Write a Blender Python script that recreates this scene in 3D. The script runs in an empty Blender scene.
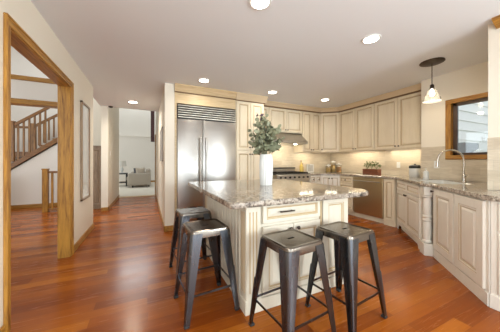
import bpy, bmesh, math, random
from mathutils import Vector, Matrix
random.seed(7)
S = bpy.context.scene
COL = S.collection
PI = math.pi

# ------------------------------------------------------------------ camera
FPX = 218.0
TH = math.atan(102.5 / FPX)
CAMH = 1.18
CEIL = 2.52
cam_d = bpy.data.cameras.new('camera')
cam = bpy.data.objects.new('camera', cam_d)
COL.objects.link(cam)
cam.location = (0, 0, CAMH)
cam.rotation_euler = (PI / 2, 0, -TH)
cam_d.sensor_width = 36
cam_d.lens = FPX / 500 * 36
cam_d.shift_y = -4 / 500
cam_d.clip_start = 0.02
S.camera = cam

# ------------------------------------------------------------------ world, light, exposure
S.view_settings.view_transform = 'Standard'
S.view_settings.look = 'None'
S.view_settings.gamma = 1
S.view_settings.use_curve_mapping = False
S.view_settings.exposure = 0.47
W = bpy.data.worlds.new('world')
S.world = W
W.use_nodes = True
bg = W.node_tree.nodes['Background']
bg.inputs[0].default_value = (0.84, 0.94, 1.0, 1)
bg.inputs[1].default_value = 0.92


def area(name, loc, target, sx, sy, power, color=(1, 1, 1), spread=180):
    d = bpy.data.lights.new(name, 'AREA')
    d.shape = 'RECTANGLE'
    d.size = sx
    d.size_y = sy
    d.energy = power
    d.color = color
    d.spread = math.radians(spread)
    o = bpy.data.objects.new(name, d)
    COL.objects.link(o)
    o.location = loc
    v = Vector(target) - Vector(loc)
    o.rotation_euler = v.to_track_quat('-Z', 'Y').to_euler()
    return o


# hall window daylight, then unseen fill lamps added to brighten the rooms
DAY = (0.86, 0.95, 1.0)
area('hall_window_daylight', (-4.3, 4.6, 1.9), (0, 4.6, 1.4), 2.6, 2.2, 32, DAY)
area('hall_top_fill', (-2.6, 6.2, 5.0), (-2.6, 6.2, 0), 2.0, 2.4, 48, DAY)  # lamp added under the closed hall ceiling to brighten the hall
area('living_side_fill', (-4.6, 11.5, 2.2), (1, 11.5, 1.2), 3.0, 2.4, 36, DAY)  # unseen lamp added at the left to brighten the living room
area('living_high_fill', (-.4, 13.9, 5.0), (-.3, 8, 1.0), 2.6, 1.3, 110, DAY)  # unseen lamp added high up for the glare on the corridor floor
area('left_rear_fill', (-.86, -1.5, 1.5), (4, .8, 1.5), 1.7, 1.3, 50, DAY)  # added fill behind the camera, aimed at the right-hand cabinets
area('right_rear_fill', (2.98, -1.9, 1.45), (-.87, 3.9, 1.45), 1.6, 1.5, 105, DAY, 130)  # added fill in front of a solid wall, brightens the far left wall
area('rear_ceiling_fill', (1.0, -2.9, 1.1), (1.2, 1.6, 2.6), 3.7, 2.3, 50, DAY)  # added fill behind the camera, tilted up to lift the ceiling


# ------------------------------------------------------------------ materials
def mat(name, col, rough=0.5, metal=0.0, **kw):
    m = bpy.data.materials.new(name)
    m.use_nodes = True
    b = m.node_tree.nodes['Principled BSDF']
    b.inputs['Base Color'].default_value = (*col, 1)
    b.inputs['Roughness'].default_value = rough
    b.inputs['Metallic'].default_value = metal
    for k, v in kw.items():
        b.inputs[k].default_value = v
    return m


def nd(m, t, **inp):
    n = m.node_tree.nodes.new(t)
    for k, v in inp.items():
        n.inputs[k.replace('_', ' ')].default_value = v
    return n


def lk(m, a, b):
    m.node_tree.links.new(a, b)


def bsdf(m):
    return m.node_tree.nodes['Principled BSDF']


def pos(m, swz='xyz', scale=(1, 1, 1)):
    """object-space position with swizzled axes (so wall patterns stay put on the object)"""
    tc = nd(m, 'ShaderNodeTexCoord')
    sp = nd(m, 'ShaderNodeSeparateXYZ')
    cb = nd(m, 'ShaderNodeCombineXYZ')
    lk(m, tc.outputs['Object'], sp.inputs[0])
    for i, c in enumerate(swz):
        mu = nd(m, 'ShaderNodeMath')
        mu.operation = 'MULTIPLY'
        mu.inputs[1].default_value = scale[i]
        lk(m, sp.outputs['xyz'.index(c)], mu.inputs[0])
        lk(m, mu.outputs[0], cb.inputs[i])
    return cb.outputs[0]


def ramp(m, fac, stops):
    r = nd(m, 'ShaderNodeValToRGB')
    e = r.color_ramp.elements
    while len(e) < len(stops):
        e.new(0.5)
    for i, (p, c) in enumerate(stops):
        e[i].position = p
        e[i].color = (*c, 1)
    lk(m, fac, r.inputs[0])
    return r.outputs[0]


def noise(m, vec, scale, detail=4, rough=0.5, dist=0.0):
    n = nd(m, 'ShaderNodeTexNoise')
    n.inputs['Scale'].default_value = scale
    n.inputs['Detail'].default_value = detail
    n.inputs['Roughness'].default_value = rough
    n.inputs['Distortion'].default_value = dist
    if vec is not None:
        lk(m, vec, n.inputs['Vector'])
    return n.outputs[0]


def mix(m, fac, a, b, mode='MIX'):
    n = nd(m, 'ShaderNodeMix')
    n.data_type = 'RGBA'
    n.blend_type = mode
    for s, v in ((n.inputs[0], fac), (n.inputs[6], a), (n.inputs[7], b)):
        if isinstance(v, (int, float)):
            s.default_value = v
        elif isinstance(v, tuple):
            s.default_value = (*v, 1)
        else:
            lk(m, v, s)
    return n.outputs[2]


def bump(m, h, strength=0.1, dist=0.01):
    n = nd(m, 'ShaderNodeBump')
    n.inputs['Strength'].default_value = strength
    n.inputs['Distance'].default_value = dist
    lk(m, h, n.inputs['Height'])
    lk(m, n.outputs[0], bsdf(m).inputs['Normal'])


def m_paint(name, col, rough=0.6, tex=0.03):
    m = mat(name, col, rough)
    n = noise(m, pos(m), 140, 3)
    bump(m, n, tex, 0.004)
    return m


def m_wood(name, dark, light, axis='z', rough=0.35, scale=1.0):
    m = mat(name, light, rough)
    sc = {'x': (0.9, 14, 14), 'y': (14, 0.9, 14), 'z': (8, 8, 0.8)}[axis]
    p = pos(m, 'xyz', tuple(s * scale for s in sc))
    n1 = noise(m, p, 1.6, 5, 0.6, 2.2)
    n2 = noise(m, p, 7, 3, 0.6, 0.3)
    f = mix(m, 0.4, n1, n2)
    c = ramp(m, f, [(0.36, dark), (0.48, tuple((a * .8 + b * 1.2) / 2 for a, b in zip(dark, light))), (0.60, light)])
    lk(m, c, bsdf(m).inputs['Base Color'])
    bump(m, n2, 0.05, 0.004)
    return m


M = {}
M['wall'] = m_paint('wall_paint', (0.82, 0.755, 0.635))
M['wallw'] = m_paint('hall_paint', (0.86, 0.80, 0.72))
M['ceil'] = m_paint('ceiling_paint', (0.80, 0.815, 0.83), 0.7, 0.10)
M['oakx'] = m_wood('oak_along_x', (0.185, 0.07, 0.010), (0.50, 0.245, 0.04), 'x')
M['oaky'] = m_wood('oak_along_y', (0.185, 0.07, 0.010), (0.50, 0.245, 0.04), 'y')
M['oakz'] = m_wood('oak_along_z', (0.185, 0.07, 0.010), (0.50, 0.245, 0.04), 'z')
M['dkoak'] = m_wood('stair_oak', (0.13, 0.055, 0.014), (0.36, 0.175, 0.055), 'z')
M['dkoakx'] = m_wood('stair_oak_rail', (0.12, 0.046, 0.011), (0.32, 0.145, 0.042), 'x')
M['paleoak'] = m_wood('pale_maple', (0.52, 0.37, 0.19), (0.68, 0.52, 0.31), 'x', 0.4)
M['brown'] = m_wood('brown_cabinet_wood', (0.22, 0.145, 0.085), (0.34, 0.24, 0.15), 'z')
M['darkred'] = m_wood('dark_red_beam', (0.04, 0.008, 0.006), (0.08, 0.018, 0.012), 'z')


def m_floor():
    m = mat('cherry_floor', (0.3, 0.08, 0.02), 0.2)
    br = nd(m, 'ShaderNodeTexBrick')
    br.offset = 0.37
    br.inputs['Scale'].default_value = 1
    br.inputs['Brick Width'].default_value = 1.05
    br.inputs['Row Height'].default_value = 0.105
    br.inputs['Mortar Size'].default_value = 0.0012
    br.inputs['Mortar Smooth'].default_value = 0.2
    br.inputs['Bias'].default_value = 0.0
    br.inputs['Color1'].default_value = (0, 0, 0, 1)
    br.inputs['Color2'].default_value = (1, 1, 1, 1)
    br.inputs['Mortar'].default_value = (0.5, 0.5, 0.5, 1)
    lk(m, pos(m), br.inputs['Vector'])
    g = noise(m, pos(m, 'xyz', (1.2, 22, 1)), 2.2, 5, 0.62, 0.8)
    t = mix(m, 0.45, br.outputs['Color'], g)
    c = ramp(m, t, [(0.15, (0.165, 0.030, 0.003)), (0.5, (0.29, 0.069, 0.006)), (0.85, (0.41, 0.122, 0.012))])
    c = mix(m, br.outputs['Fac'], c, (0.16, 0.035, 0.006))
    lk(m, c, bsdf(m).inputs['Base Color'])
    bsdf(m).inputs['Specular IOR Level'].default_value = 0.27
    bsdf(m).inputs['Specular Tint'].default_value = (1, 0.8, 0.6, 1)
    r = ramp(m, g, [(0.3, (0.17,) * 3), (0.7, (0.30,) * 3)])
    lk(m, r, bsdf(m).inputs['Roughness'])
    bump(m, g, 0.05, 0.003)
    return m


M['floor'] = m_floor()


def m_granite(name, stops, sc=1.0, rough=0.08):
    m = mat(name, (0.4, 0.35, 0.3), rough)
    p = pos(m)
    n1 = noise(m, p, 15 * sc, 6, 0.65, 1.6)
    n2 = noise(m, p, 60 * sc, 4, 0.7)
    v = nd(m, 'ShaderNodeTexVoronoi')
    v.inputs['Scale'].default_value = 95 * sc
    lk(m, p, v.inputs['Vector'])
    f = mix(m, 0.42, n1, n2)
    c = ramp(m, f, stops)
    sp = ramp(m, v.outputs['Color'], [(0.16, (0.25, 0.22, 0.2)), (0.3, (1, 1, 1))])
    c = mix(m, 0.75, c, sp, 'MULTIPLY')
    lk(m, c, bsdf(m).inputs['Base Color'])
    return m


M['granite'] = m_granite('island_granite', [(0.38, (0.025, 0.021, 0.019)), (0.45, (0.12, 0.095, 0.076)),
                                            (0.51, (0.29, 0.24, 0.19)), (0.58, (0.46, 0.41, 0.34)), (0.65, (0.15, 0.13, 0.118))])
M['granite2'] = m_granite('perimeter_granite', [(0.36, (0.06, 0.05, 0.04)), (0.44, (0.24, 0.19, 0.15)),
                                                (0.52, (0.46, 0.40, 0.32)), (0.62, (0.62, 0.56, 0.48))])


def m_tile(name, swz):
    m = mat(name, (0.7, 0.6, 0.45), 0.35)
    br = nd(m, 'ShaderNodeTexBrick')
    br.offset = 0.5
    for k, v in (('Scale', 1), ('Brick Width', 0.30), ('Row Height', 0.10), ('Mortar Size', 0.0022), ('Mortar Smooth', 0.1), ('Bias', 0.0)):
        br.inputs[k].default_value = v
    br.inputs['Color1'].default_value = (0.60, 0.51, 0.385, 1)
    br.inputs['Color2'].default_value = (0.72, 0.635, 0.50, 1)
    br.inputs['Mortar'].default_value = (0.60, 0.53, 0.42, 1)
    p = pos(m, swz)
    lk(m, p, br.inputs['Vector'])
    n = noise(m, pos(m, swz, (3, 16, 1)), 2.5, 5, 0.65, 0.6)
    g = ramp(m, n, [(0.3, (0.80, 0.77, 0.72)), (0.6, (1, 1, 1))])
    c = mix(m, 0.8, br.outputs['Color'], g, 'MULTIPLY')
    lk(m, c, bsdf(m).inputs['Base Color'])
    inv = nd(m, 'ShaderNodeMath')
    inv.operation = 'SUBTRACT'
    inv.inputs[0].default_value = 1
    lk(m, br.outputs['Fac'], inv.inputs[1])
    bump(m, inv.outputs[0], 0.3, 0.002)
    return m


M['tilex'] = m_tile('travertine_tile_back', 'xzy')
M['tiley'] = m_tile('travertine_tile_side', 'yzx')


def m_cream():
    m = mat('cream_cabinet', (0.80, 0.70, 0.53), 0.38)
    n = noise(m, pos(m, 'xyz', (6, 6, 1.2)), 2.2, 4, 0.6, 0.4)
    c = ramp(m, n, [(0.3, (0.72, 0.615, 0.44)), (0.7, (0.79, 0.695, 0.525))])
    lk(m, c, bsdf(m).inputs['Base Color'])
    return m


def m_white_cab(name='ivory_cabinet', a=(0.80, 0.755, 0.665), c2=(0.85, 0.81, 0.725)):
    m = mat(name, c2, 0.38)
    n = noise(m, pos(m, 'xyz', (6, 6, 1.2)), 2.2, 4, 0.6, 0.4)
    c = ramp(m, n, [(0.3, a), (0.7, c2)])
    lk(m, c, bsdf(m).inputs['Base Color'])
    return m


M['cream'] = m_cream()
M['ivory'] = m_white_cab()
M['isle'] = m_white_cab('island_cream', (0.58, 0.525, 0.42), (0.64, 0.58, 0.47))
M['crown'] = mat('tan_crown', (0.66, 0.52, 0.34), 0.4)
M['glaze'] = mat('brown_glaze', (0.46, 0.33, 0.18), 0.5)
M['glazed'] = mat('dark_brown_glaze', (0.20, 0.115, 0.05), 0.5)
M['glazel'] = mat('light_brown_glaze', (0.54, 0.44, 0.31), 0.5)


def m_steel(name, col, rough, swz_scale):
    m = mat(name, col, rough, 1.0)
    n = noise(m, pos(m, 'xyz', swz_scale), 2, 3, 0.6)
    r = ramp(m, n, [(0.3, (rough * 0.92,) * 3), (0.7, (rough * 1.1,) * 3)])
    lk(m, r, bsdf(m).inputs['Roughness'])
    return m


M['steel'] = m_steel('brushed_stainless', (0.49, 0.47, 0.44), 0.34, (1, 1, 90))
M['dwsteel'] = m_steel('floor_tinted_stainless', (0.58, 0.46, 0.28), 0.30, (1, 1, 90))  # warm reflection of the floor is put into this steel colour
M['nickel'] = mat('brushed_nickel', (0.62, 0.58, 0.52), 0.25, 1.0)
M['gun'] = m_steel('gunmetal', (0.115, 0.12, 0.132), 0.27, (3, 3, 1))
M['gunseat'] = m_steel('gunmetal_seat', (0.20, 0.172, 0.145), 0.25, (4, 4, 4))
M['grille'] = m_steel('grille_steel', (0.52, 0.47, 0.39), 0.32, (1, 1, 60))
M['black'] = mat('black_rubber', (0.02, 0.02, 0.02), 0.6)
M['iron'] = mat('black_iron', (0.03, 0.028, 0.026), 0.45, 0.6)
M['bronze'] = mat('dark_bronze', (0.07, 0.05, 0.038), 0.4, 0.9)
M['porc'] = mat('white_ceramic', (0.70, 0.70, 0.67), 0.35)
M['white'] = mat('white_plastic', (0.82, 0.81, 0.78), 0.4)
M['glass'] = mat('clear_glass', (1, 1, 1), 0.02, 0, **{'Transmission Weight': 1.0, 'IOR': 1.45})
M['jarglass'] = mat('jar_glass', (0.95, 0.95, 0.93), 0.03, 0, **{'Transmission Weight': 1.0, 'IOR': 1.2})
M['shadeglass'] = mat('milky_glass', (0.97, 0.96, 0.94), 0.12, 0, **{'Transmission Weight': 0.93, 'IOR': 1.3})
M['mirror'] = mat('mirror_glass', (0.92, 0.91, 0.88), 0.03, 0.3)  # mostly diffuse, the pale colour stands in for a bright reflection
M['leaf'] = mat('eucalyptus_leaf', (0.265, 0.275, 0.175), 0.55)
M['leafd'] = mat('purple_leaf', (0.10, 0.055, 0.075), 0.55)
M['stemg'] = mat('green_stem', (0.16, 0.13, 0.07), 0.6)
M['herb'] = mat('herb_leaf', (0.16, 0.19, 0.07), 0.6)
M['crate'] = m_wood('crate_wood', (0.13, 0.035, 0.015), (0.25, 0.08, 0.035), 'y')
M['soil'] = mat('soil', (0.05, 0.03, 0.02), 0.9)
M['pasta'] = mat('dry_pasta', (0.58, 0.40, 0.16), 0.7)
M['granola'] = mat('brown_granola', (0.36, 0.20, 0.08), 0.8)
M['oil'] = mat('oil_yellow', (0.68, 0.50, 0.12), 0.15)
M['cork'] = mat('cork', (0.45, 0.30, 0.16), 0.8)
M['sofa'] = m_paint('beige_upholstery', (0.46, 0.40, 0.33), 0.9, 0.2)
M['cushl'] = m_paint('light_cushion', (0.55, 0.47, 0.38), 0.9, 0.2)
M['cushd'] = m_paint('dark_cushion', (0.10, 0.10, 0.11), 0.9, 0.2)
M['carpet'] = m_paint('pale_carpet', (0.70, 0.63, 0.53), 0.95, 0.5)
M['shade'] = mat('linen_shade', (0.75, 0.71, 0.64), 0.8)
M['sash'] = mat('dark_bronze_sash', (0.07, 0.04, 0.025), 0.4)
M['siding'] = mat('white_siding', (0.88, 0.85, 0.82), 0.6)
M['roofg'] = mat('grey_roof', (0.30, 0.31, 0.33), 0.7)
M['grass'] = mat('lawn', (0.18, 0.24, 0.1), 0.9)
M['greyart'] = m_paint('grey_canvas', (0.50, 0.48, 0.45), 0.7, 0.1)


def m_emit(name, col, s):
    m = mat(name, (0.9, 0.9, 0.88), 0.4)
    bsdf(m).inputs['Emission Color'].default_value = (*col, 1)
    bsdf(m).inputs['Emission Strength'].default_value = s
    return m


M['lamp'] = m_emit('lamp_lens', (1, 0.93, 0.80), 14)
M['bulb'] = m_emit('bulb_glow', (1, 0.84, 0.58), 9)


# ------------------------------------------------------------------ mesh builder
class MB:
    def __init__(s, xf=None):
        s.v, s.f, s.m, s.sm, s.mats = [], [], [], [], []
        s.xf = xf

    def mi(s, mt):
        if mt not in s.mats:
            s.mats.append(mt)
        return s.mats.index(mt)

    def add(s, vs, fs, mt, smooth=False):
        b = len(s.v)
        for p in vs:
            p = Vector(p)
            s.v.append(s.xf @ p if s.xf else p)
        k = s.mi(mt)
        for f in fs:
            s.f.append([b + i for i in f])
            s.m.append(k)
            s.sm.append(smooth)
        return s

    def box(s, x0, x1, y0, y1, z0, z1, mt, bev=0.0, seg=2):
        x0, x1 = min(x0, x1), max(x0, x1)
        y0, y1 = min(y0, y1), max(y0, y1)
        z0, z1 = min(z0, z1), max(z0, z1)
        if bev <= 0:
            vs = [(x, y, z) for x in (x0, x1) for y in (y0, y1) for z in (z0, z1)]
            fs = [(0, 1, 3, 2), (4, 6, 7, 5), (0, 4, 5, 1), (2, 3, 7, 6), (0, 2, 6, 4), (1, 5, 7, 3)]
            return s.add(vs, fs, mt)
        bm = bmesh.new()
        bmesh.ops.create_cube(bm, size=1)
        for v in bm.verts:
            v.co = Vector(((x0 + x1) / 2 + v.co.x * (x1 - x0), (y0 + y1) / 2 + v.co.y * (y1 - y0), (z0 + z1) / 2 + v.co.z * (z1 - z0)))
        bmesh.ops.bevel(bm, geom=bm.edges[:], offset=min(bev, 0.49 * min(x1 - x0, y1 - y0, z1 - z0)), segments=seg, affect='EDGES', profile=0.5)
        bm.verts.ensure_lookup_table()
        s.add([v.co.copy() for v in bm.verts], [[v.index for v in f.verts] for f in bm.faces], mt, seg > 1)
        bm.free()
        return s

    def lathe(s, prof, mt, c=(0, 0, 0), n=24, cap=True, axis='z', flute=0):
        vs, fs = [], []
        for r, z in prof:
            for i in range(n):
                a = 2 * PI * i / n
                rr = r * (1 + (0.05 * math.cos(a * flute) if flute else 0))
                p = (rr * math.cos(a), rr * math.sin(a), z)
                if axis == 'y':
                    p = (p[0], p[2], p[1])
                elif axis == 'x':
                    p = (p[2], p[0], p[1])
                vs.append((c[0] + p[0], c[1] + p[1], c[2] + p[2]))
        for k in range(len(prof) - 1):
            for i in range(n):
                j = (i + 1) % n
                fs.append((k * n + i, k * n + j, (k + 1) * n + j, (k + 1) * n + i))
        if cap:
            if prof[0][0] > 1e-5:
                fs.append(tuple(range(n - 1, -1, -1)))
            if prof[-1][0] > 1e-5:
                fs.append(tuple((len(prof) - 1) * n + i for i in range(n)))
        return s.add(vs, fs, mt, True)

    def tube(s, pts, r, mt, n=10, cap=True):
        pts = [Vector(p) for p in pts]
        rs = r if isinstance(r, (list, tuple)) else [r] * len(pts)
        vs, fs = [], []
        up = None
        for k, p in enumerate(pts):
            t = (pts[min(k + 1, len(pts) - 1)] - pts[max(k - 1, 0)]).normalized()
            if up is None:
                up = Vector((0, 0, 1)) if abs(t.z) < 0.9 else Vector((1, 0, 0))
            a = t.cross(up).normalized()
            b = a.cross(t).normalized()
            up = b
            for i in range(n):
                an = 2 * PI * i / n
                vs.append(p + (a * math.cos(an) + b * math.sin(an)) * rs[k])
        for k in range(len(pts) - 1):
            for i in range(n):
                j = (i + 1) % n
                fs.append((k * n + i, k * n + j, (k + 1) * n + j, (k + 1) * n + i))
        if cap:
            fs.append(tuple(range(n - 1, -1, -1)))
            fs.append(tuple((len(pts) - 1) * n + i for i in range(n)))
        return s.add(vs, fs, mt, True)

    def bar(s, a, b, w, h, mt, up=(0, 0, 1)):
        """rectangular bar from a to b, w sideways, h along up"""
        a, b = Vector(a), Vector(b)
        t = (b - a).normalized()
        sd = t.cross(Vector(up)).normalized()
        u = sd.cross(t).normalized()
        vs = [p + sd * sx * w / 2 + u * sz * h / 2 for p in (a, b) for sx in (-1, 1) for sz in (-1, 1)]
        fs = [(0, 1, 3, 2), (4, 6, 7, 5), (0, 4, 5, 1), (2, 3, 7, 6), (0, 2, 6, 4), (1, 5, 7, 3)]
        return s.add(vs, fs, mt)

    def prism(s, poly, z0, z1, mt, axis='z'):
        """poly of 2D points extruded; axis z: (x,y); axis y: (x,z); axis x: (y,z)"""
        n = len(poly)
        def P(p, h):
            return {'z': (p[0], p[1], h), 'y': (p[0], h, p[1]), 'x': (h, p[0], p[1])}[axis]
        vs = [P(p, z0) for p in poly] + [P(p, z1) for p in poly]
        fs = [tuple(range(n - 1, -1, -1)), tuple(range(n, 2 * n))] + [(i, (i + 1) % n, n + (i + 1) % n, n + i) for i in range(n)]
        return s.add(vs, fs, mt)

    def panel(s, x0, x1, z0, z1, yb, mt, gl, th=0.02, stile=0.058, flat=False):
        """raised-panel slab in local cabinet space: front faces -y, back plane at y=yb"""
        w, h = x1 - x0, z1 - z0
        st = min(stile, 0.27 * min(w, h))
        if flat:
            rings = [(0, 0, mt), (0, th - .003, mt), (0.004, th, mt), (st, th, mt), (st + .006, th - .008, gl), (st + .010, th - .008, mt)]
        else:
            rings = [(0, 0, mt), (0, th - .004, mt), (0.005, th, mt), (st * .82, th, mt), (st * .82 + .005, th - .005, gl), (st, th - .005, mt),
                     (st + .007, th - .011, gl), (st + .012, th - .011, gl), (st + .034, th - .002, mt)]
            if st + .034 > 0.45 * min(w, h):
                rings = rings[:-1]
        vs, fs = [], []
        for ins, d, _ in rings:
            vs += [(x0 + ins, yb - d, z0 + ins), (x1 - ins, yb - d, z0 + ins), (x1 - ins, yb - d, z1 - ins), (x0 + ins, yb - d, z1 - ins)]
        for k in range(len(rings) - 1):
            fs = [(i, (i + 1) % 4, 4 + (i + 1) % 4, 4 + i) for i in range(4)]
            s.add(vs[k * 4:k * 4 + 8], fs, rings[k + 1][2])
        s.add(vs[-4:], [(0, 1, 2, 3)], mt)
        s.add(vs[:4], [(3, 2, 1, 0)], mt)
        return s

    def build(s, name, parent=None, loc=None, rz=None):
        me = bpy.data.meshes.new(name)
        me.from_pydata([tuple(v) for v in s.v], [], s.f)
        for mt in s.mats:
            me.materials.append(M[mt])
        me.polygons.foreach_set('material_index', s.m)
        me.polygons.foreach_set('use_smooth', s.sm)
        me.update()
        bm = bmesh.new()
        bm.from_mesh(me)
        bmesh.ops.recalc_face_normals(bm, faces=bm.faces[:])
        bm.to_mesh(me)
        bm.free()
        if any(s.sm):
            try:
                me.set_sharp_from_angle(angle=math.radians(38))
            except Exception:
                pass
        o = bpy.data.objects.new(name, me)
        COL.objects.link(o)
        if parent:
            o.parent = parent
        if loc:
            o.location = loc
        if rz is not None:
            o.rotation_euler = (0, 0, rz)
        return o


def thing(name, label, cat, loc=(0, 0, 0), rz=0, group=None):
    o = bpy.data.objects.new(name, None)
    o.empty_display_size = 0.1
    COL.objects.link(o)
    o.location = loc
    o.rotation_euler = (0, 0, rz)
    return tag(o, label, cat, group)


def tag(o, label, cat, group=None):
    o['label'] = label
    o['category'] = cat
    if group:
        o['group'] = group
    return o


def struct(o):
    o['kind'] = 'structure'
    return o


# ------------------------------------------------------------------ structure
XL = -0.875      # kitchen left wall
XR = 4.62        # right wall behind the cabinets
XW = 4.10        # window wall
YB = 4.56        # back wall
HH = 6.0         # height of the stair hall and living room

struct(MB().box(-5, 4.77, -3, 8.47, -0.06, 0, 'floor').build('floor'))
struct(MB().box(-5, 4, 8.52, 14.2, -0.06, 0.004, 'carpet').build('floor'))
struct(MB().box(-0.86, 0.265, 8.34, 8.53, -0.03, 0.012, 'paleoak').build('trim_1'))
struct(MB().box(-1.02, 4.77, -3, 6.28, CEIL, CEIL + 0.15, 'ceil').build('ceiling'))
struct(MB().box(-5, -.9, -3, 6.28, HH, HH + 0.1, 'ceil').build('ceiling'))

# left wall with the wide cased opening
w = MB()
w.box(XL - .105, XL, -.6, 2.075, 0, CEIL, 'wall').box(XL - .105, XL, -3, -2.4, 0, CEIL, 'wall').box(XL - .105, XL, -2.4, -.6, 0, .8, 'wall').box(XL - .105, XL, -2.4, -.6, 2.2, CEIL, 'wall')
w.box(XL - .105, XL, 3.42, 4.70, 0, CEIL, 'wall')
w.box(XL - .105, XL, 2.075, 3.42, 2.125, CEIL, 'wall')
w.box(XL - .105, XL - .02, -3, 4.70, CEIL, HH, 'wallw')
struct(w.build('wall_left'))
w = MB()      # jamb lining + casing, kitchen side and hall side
w.box(XL - .108, XL + .003, 2.075, 2.086, 0, 2.125, 'oakz')
w.box(XL - .108, XL + .003, 3.402, 3.42, 0, 2.125, 'oakz')
for x0, x1, xs in ((XL, XL + .016, XL + .024), (XL - .105, XL - .121, XL - .129)):
    w.box(x0, x1, 2.024, 2.081, 0, 2.178, 'oakz', .004, 1)
    w.box(x0, x1, 3.408, 3.473, 0, 2.178, 'oakz', .004, 1)
    w.box(x0, xs, 2.020, 2.034, 0, 2.183, 'oakz', .004, 1)
    w.box(x0, xs, 3.464, 3.478, 0, 2.183, 'oakz', .004, 1)
struct(w.build('trim_2'))
w = MB()
w.box(XL - .108, XL + .003, 2.086, 3.402, 2.108, 2.125, 'oaky')
for x0, x1, xs in ((XL, XL + .017, XL + .026), (XL - .105, XL - .122, XL - .131)):
    w.box(x0, x1, 2.030, 3.467, 2.115, 2.176, 'oaky', .004, 1)
    w.box(x0, xs, 2.019, 3.479, 2.168, 2.184, 'oaky', .004, 1)
struct(w.build('trim_3'))
struct(MB().box(XL, XL + .014, 3.478, 4.714, 0, .095, 'oaky', .004, 1).box(XL - .105, XL + .014, 4.70, 4.714, 0, .095, 'oaky', .004, 1)
       .box(XL, XL + .014, -3, 2.020, 0, .095, 'oaky', .004, 1).build('baseboard_left'))

# corridor
w = MB()
w.box(-1.0, -0.86, 6.2, 8.47, 0, HH, 'wall')
struct(w.build('wall_corridor_left'))
struct(MB().box(-0.86, -0.846, 6.186, 8.44, 0, .095, 'oaky', .004, 1).box(-1.0, -0.846, 6.186, 6.2, 0, .095, 'oaky', .004, 1).build('baseboard_corridor_left'))
w = MB()
w.box(0.265, 0.421, 3.955, 6.28, 0, CEIL, 'wall')
w.box(0.265, 0.421, 6.28, 8.44, 0, HH, 'wall')
struct(w.build('wall_corridor_right'))
struct(MB().box(0.251, 0.265, 3.941, 8.36, 0, .095, 'oaky', .004, 1).box(0.251, 0.435, 3.941, 3.955, 0, .095, 'oaky', .004, 1).build('baseboard_corridor_right'))
struct(MB().box(0.235, 0.44, 8.36, 8.46, 0, 2.15, 'oakz', .004, 1).build('trim_4'))
struct(MB().box(-0.86, 0.265, 6.26, 6.30, CEIL + .15, 3.4, 'wall').build('wall_corridor_header'))
# living room beyond
struct(MB().box(-5, 4, 14, 14.15, 0, HH, 'wallw').box(-5, 4, 13.94, 14.0, 2.62, 2.68, 'wallw').build('wall_living_far'))
struct(MB().box(3, 3.1, 8.5, 14, 0, HH, 'wallw').build('wall_living_right'))
struct(MB().box(-5.1, -5, 8.95, 9.8, 0, HH, 'wallw').box(-5.1, -5, 13.2, 14, 0, HH, 'wallw').box(-5.1, -5, 9.8, 13.2, 3.5, HH, 'wallw').box(-5.1, -5, 9.8, 13.2, 0, .8, 'wallw').build('wall_living_left'))
struct(MB().box(-5.1, 4, 6.28, 14.15, HH, HH + .1, 'ceil').build('ceiling'))
struct(MB().box(-5, 4, 13.985, 14, 0, .1, 'oakx').build('baseboard_living_far'))
struct(MB().box(0.14, 0.30, 11.3, 11.45, 2.14, HH, 'darkred').build('trim_5'))

# stair hall
struct(MB().box(-1.62, -1.0, 7.05, 7.15, 0, HH, 'wall').build('wall_passage'))
struct(MB().box(-5, -1.0, 8.8, 8.95, 0, HH, 'wallw').build('wall_hall_far'))
w = MB()
w.box(-5, -4.85, -3, 3.3, 0, HH, 'wallw').box(-5, -4.85, 5.9, 8.8, 0, HH, 'wallw').box(-5, -4.85, 3.3, 5.9, 0, .8, 'wallw').box(-5, -4.85, 3.3, 5.9, 3.0, HH, 'wallw')
struct(w.build('wall_hall_left'))
struct(MB().box(-4.85, -1.0, 4.95, 5.10, 2.24, 2.60, 'wallw').build('wall_hall_header'))
struct(MB().box(-4.85, -1.0, 4.93, 5.12, 2.155, 2.24, 'oakx', .006, 1).build('trim_6'))
struct(MB().box(-4.85, -1.0, 4.93, 5.12, 2.555, 2.635, 'oakx', .006, 1).build('trim_7'))


def zst(x):      # top of the stair stringer
    return 1.13 + 0.773 * (x + 3.075)


struct(MB().prism([(-4.5, 0), (-1.1, 0), (-1.1, zst(-1.1) - .16), (-4.5, zst(-4.5) - .16)], 7.45, 7.65, 'wallw', 'y').build('wall_stair'))
struct(MB().box(-4.5, -1.1, 7.435, 7.45, 0, .10, 'oakx', .004, 1).build('baseboard_stair'))

# kitchen back and right walls
struct(MB().box(0.421, XR + .15, YB, YB + .12, 0, CEIL, 'wall').build('wall_back'))
struct(MB().box(XR, XR + .15, 2.06, YB, 0, CEIL, 'wall').build('wall_right'))
w = MB()
w.box(XW, XW + .16, 1.70, 2.06, 0, CEIL, 'wall').box(XW + .16, XR + .15, 2.01, 2.06, 0, CEIL, 'wall')
w.box(XW, XW + .16, 0.82, 1.70, 0, 1.25, 'wall')
w.box(XW, XW + .16, 0.82, 1.70, 2.08, CEIL, 'wall')
w.box(XW, XW + .16, 0.75, 0.85, 0, CEIL, 'wall')
struct(w.build('wall_window'))
struct(MB().box(3.02, XW + .16, -3, 0.75, 0, CEIL, 'wall').box(3.02, XW, .75, .94, 0, CEIL, 'wall').build('wall_return'))
# tile backsplashes
struct(MB().box(2.18, XR, YB - .012, YB, .912, 1.62, 'tilex').build('backsplash_back'))
struct(MB().box(XR - .012, XR, 2.06, YB - .012, .912, 1.42, 'tiley').build('backsplash_right'))
w = MB()
w.box(XW - .012, XW, 1.73, 2.06, .912, 1.42, 'tiley').box(XW - .012, XW, .94, 1.73, .912, 1.21, 'tiley')
struct(w.build('backsplash_window'))
struct(MB().box(3.004, 3.02, -1.5, .94, .912, 1.415, 'tiley').build('backsplash_return'))
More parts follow.
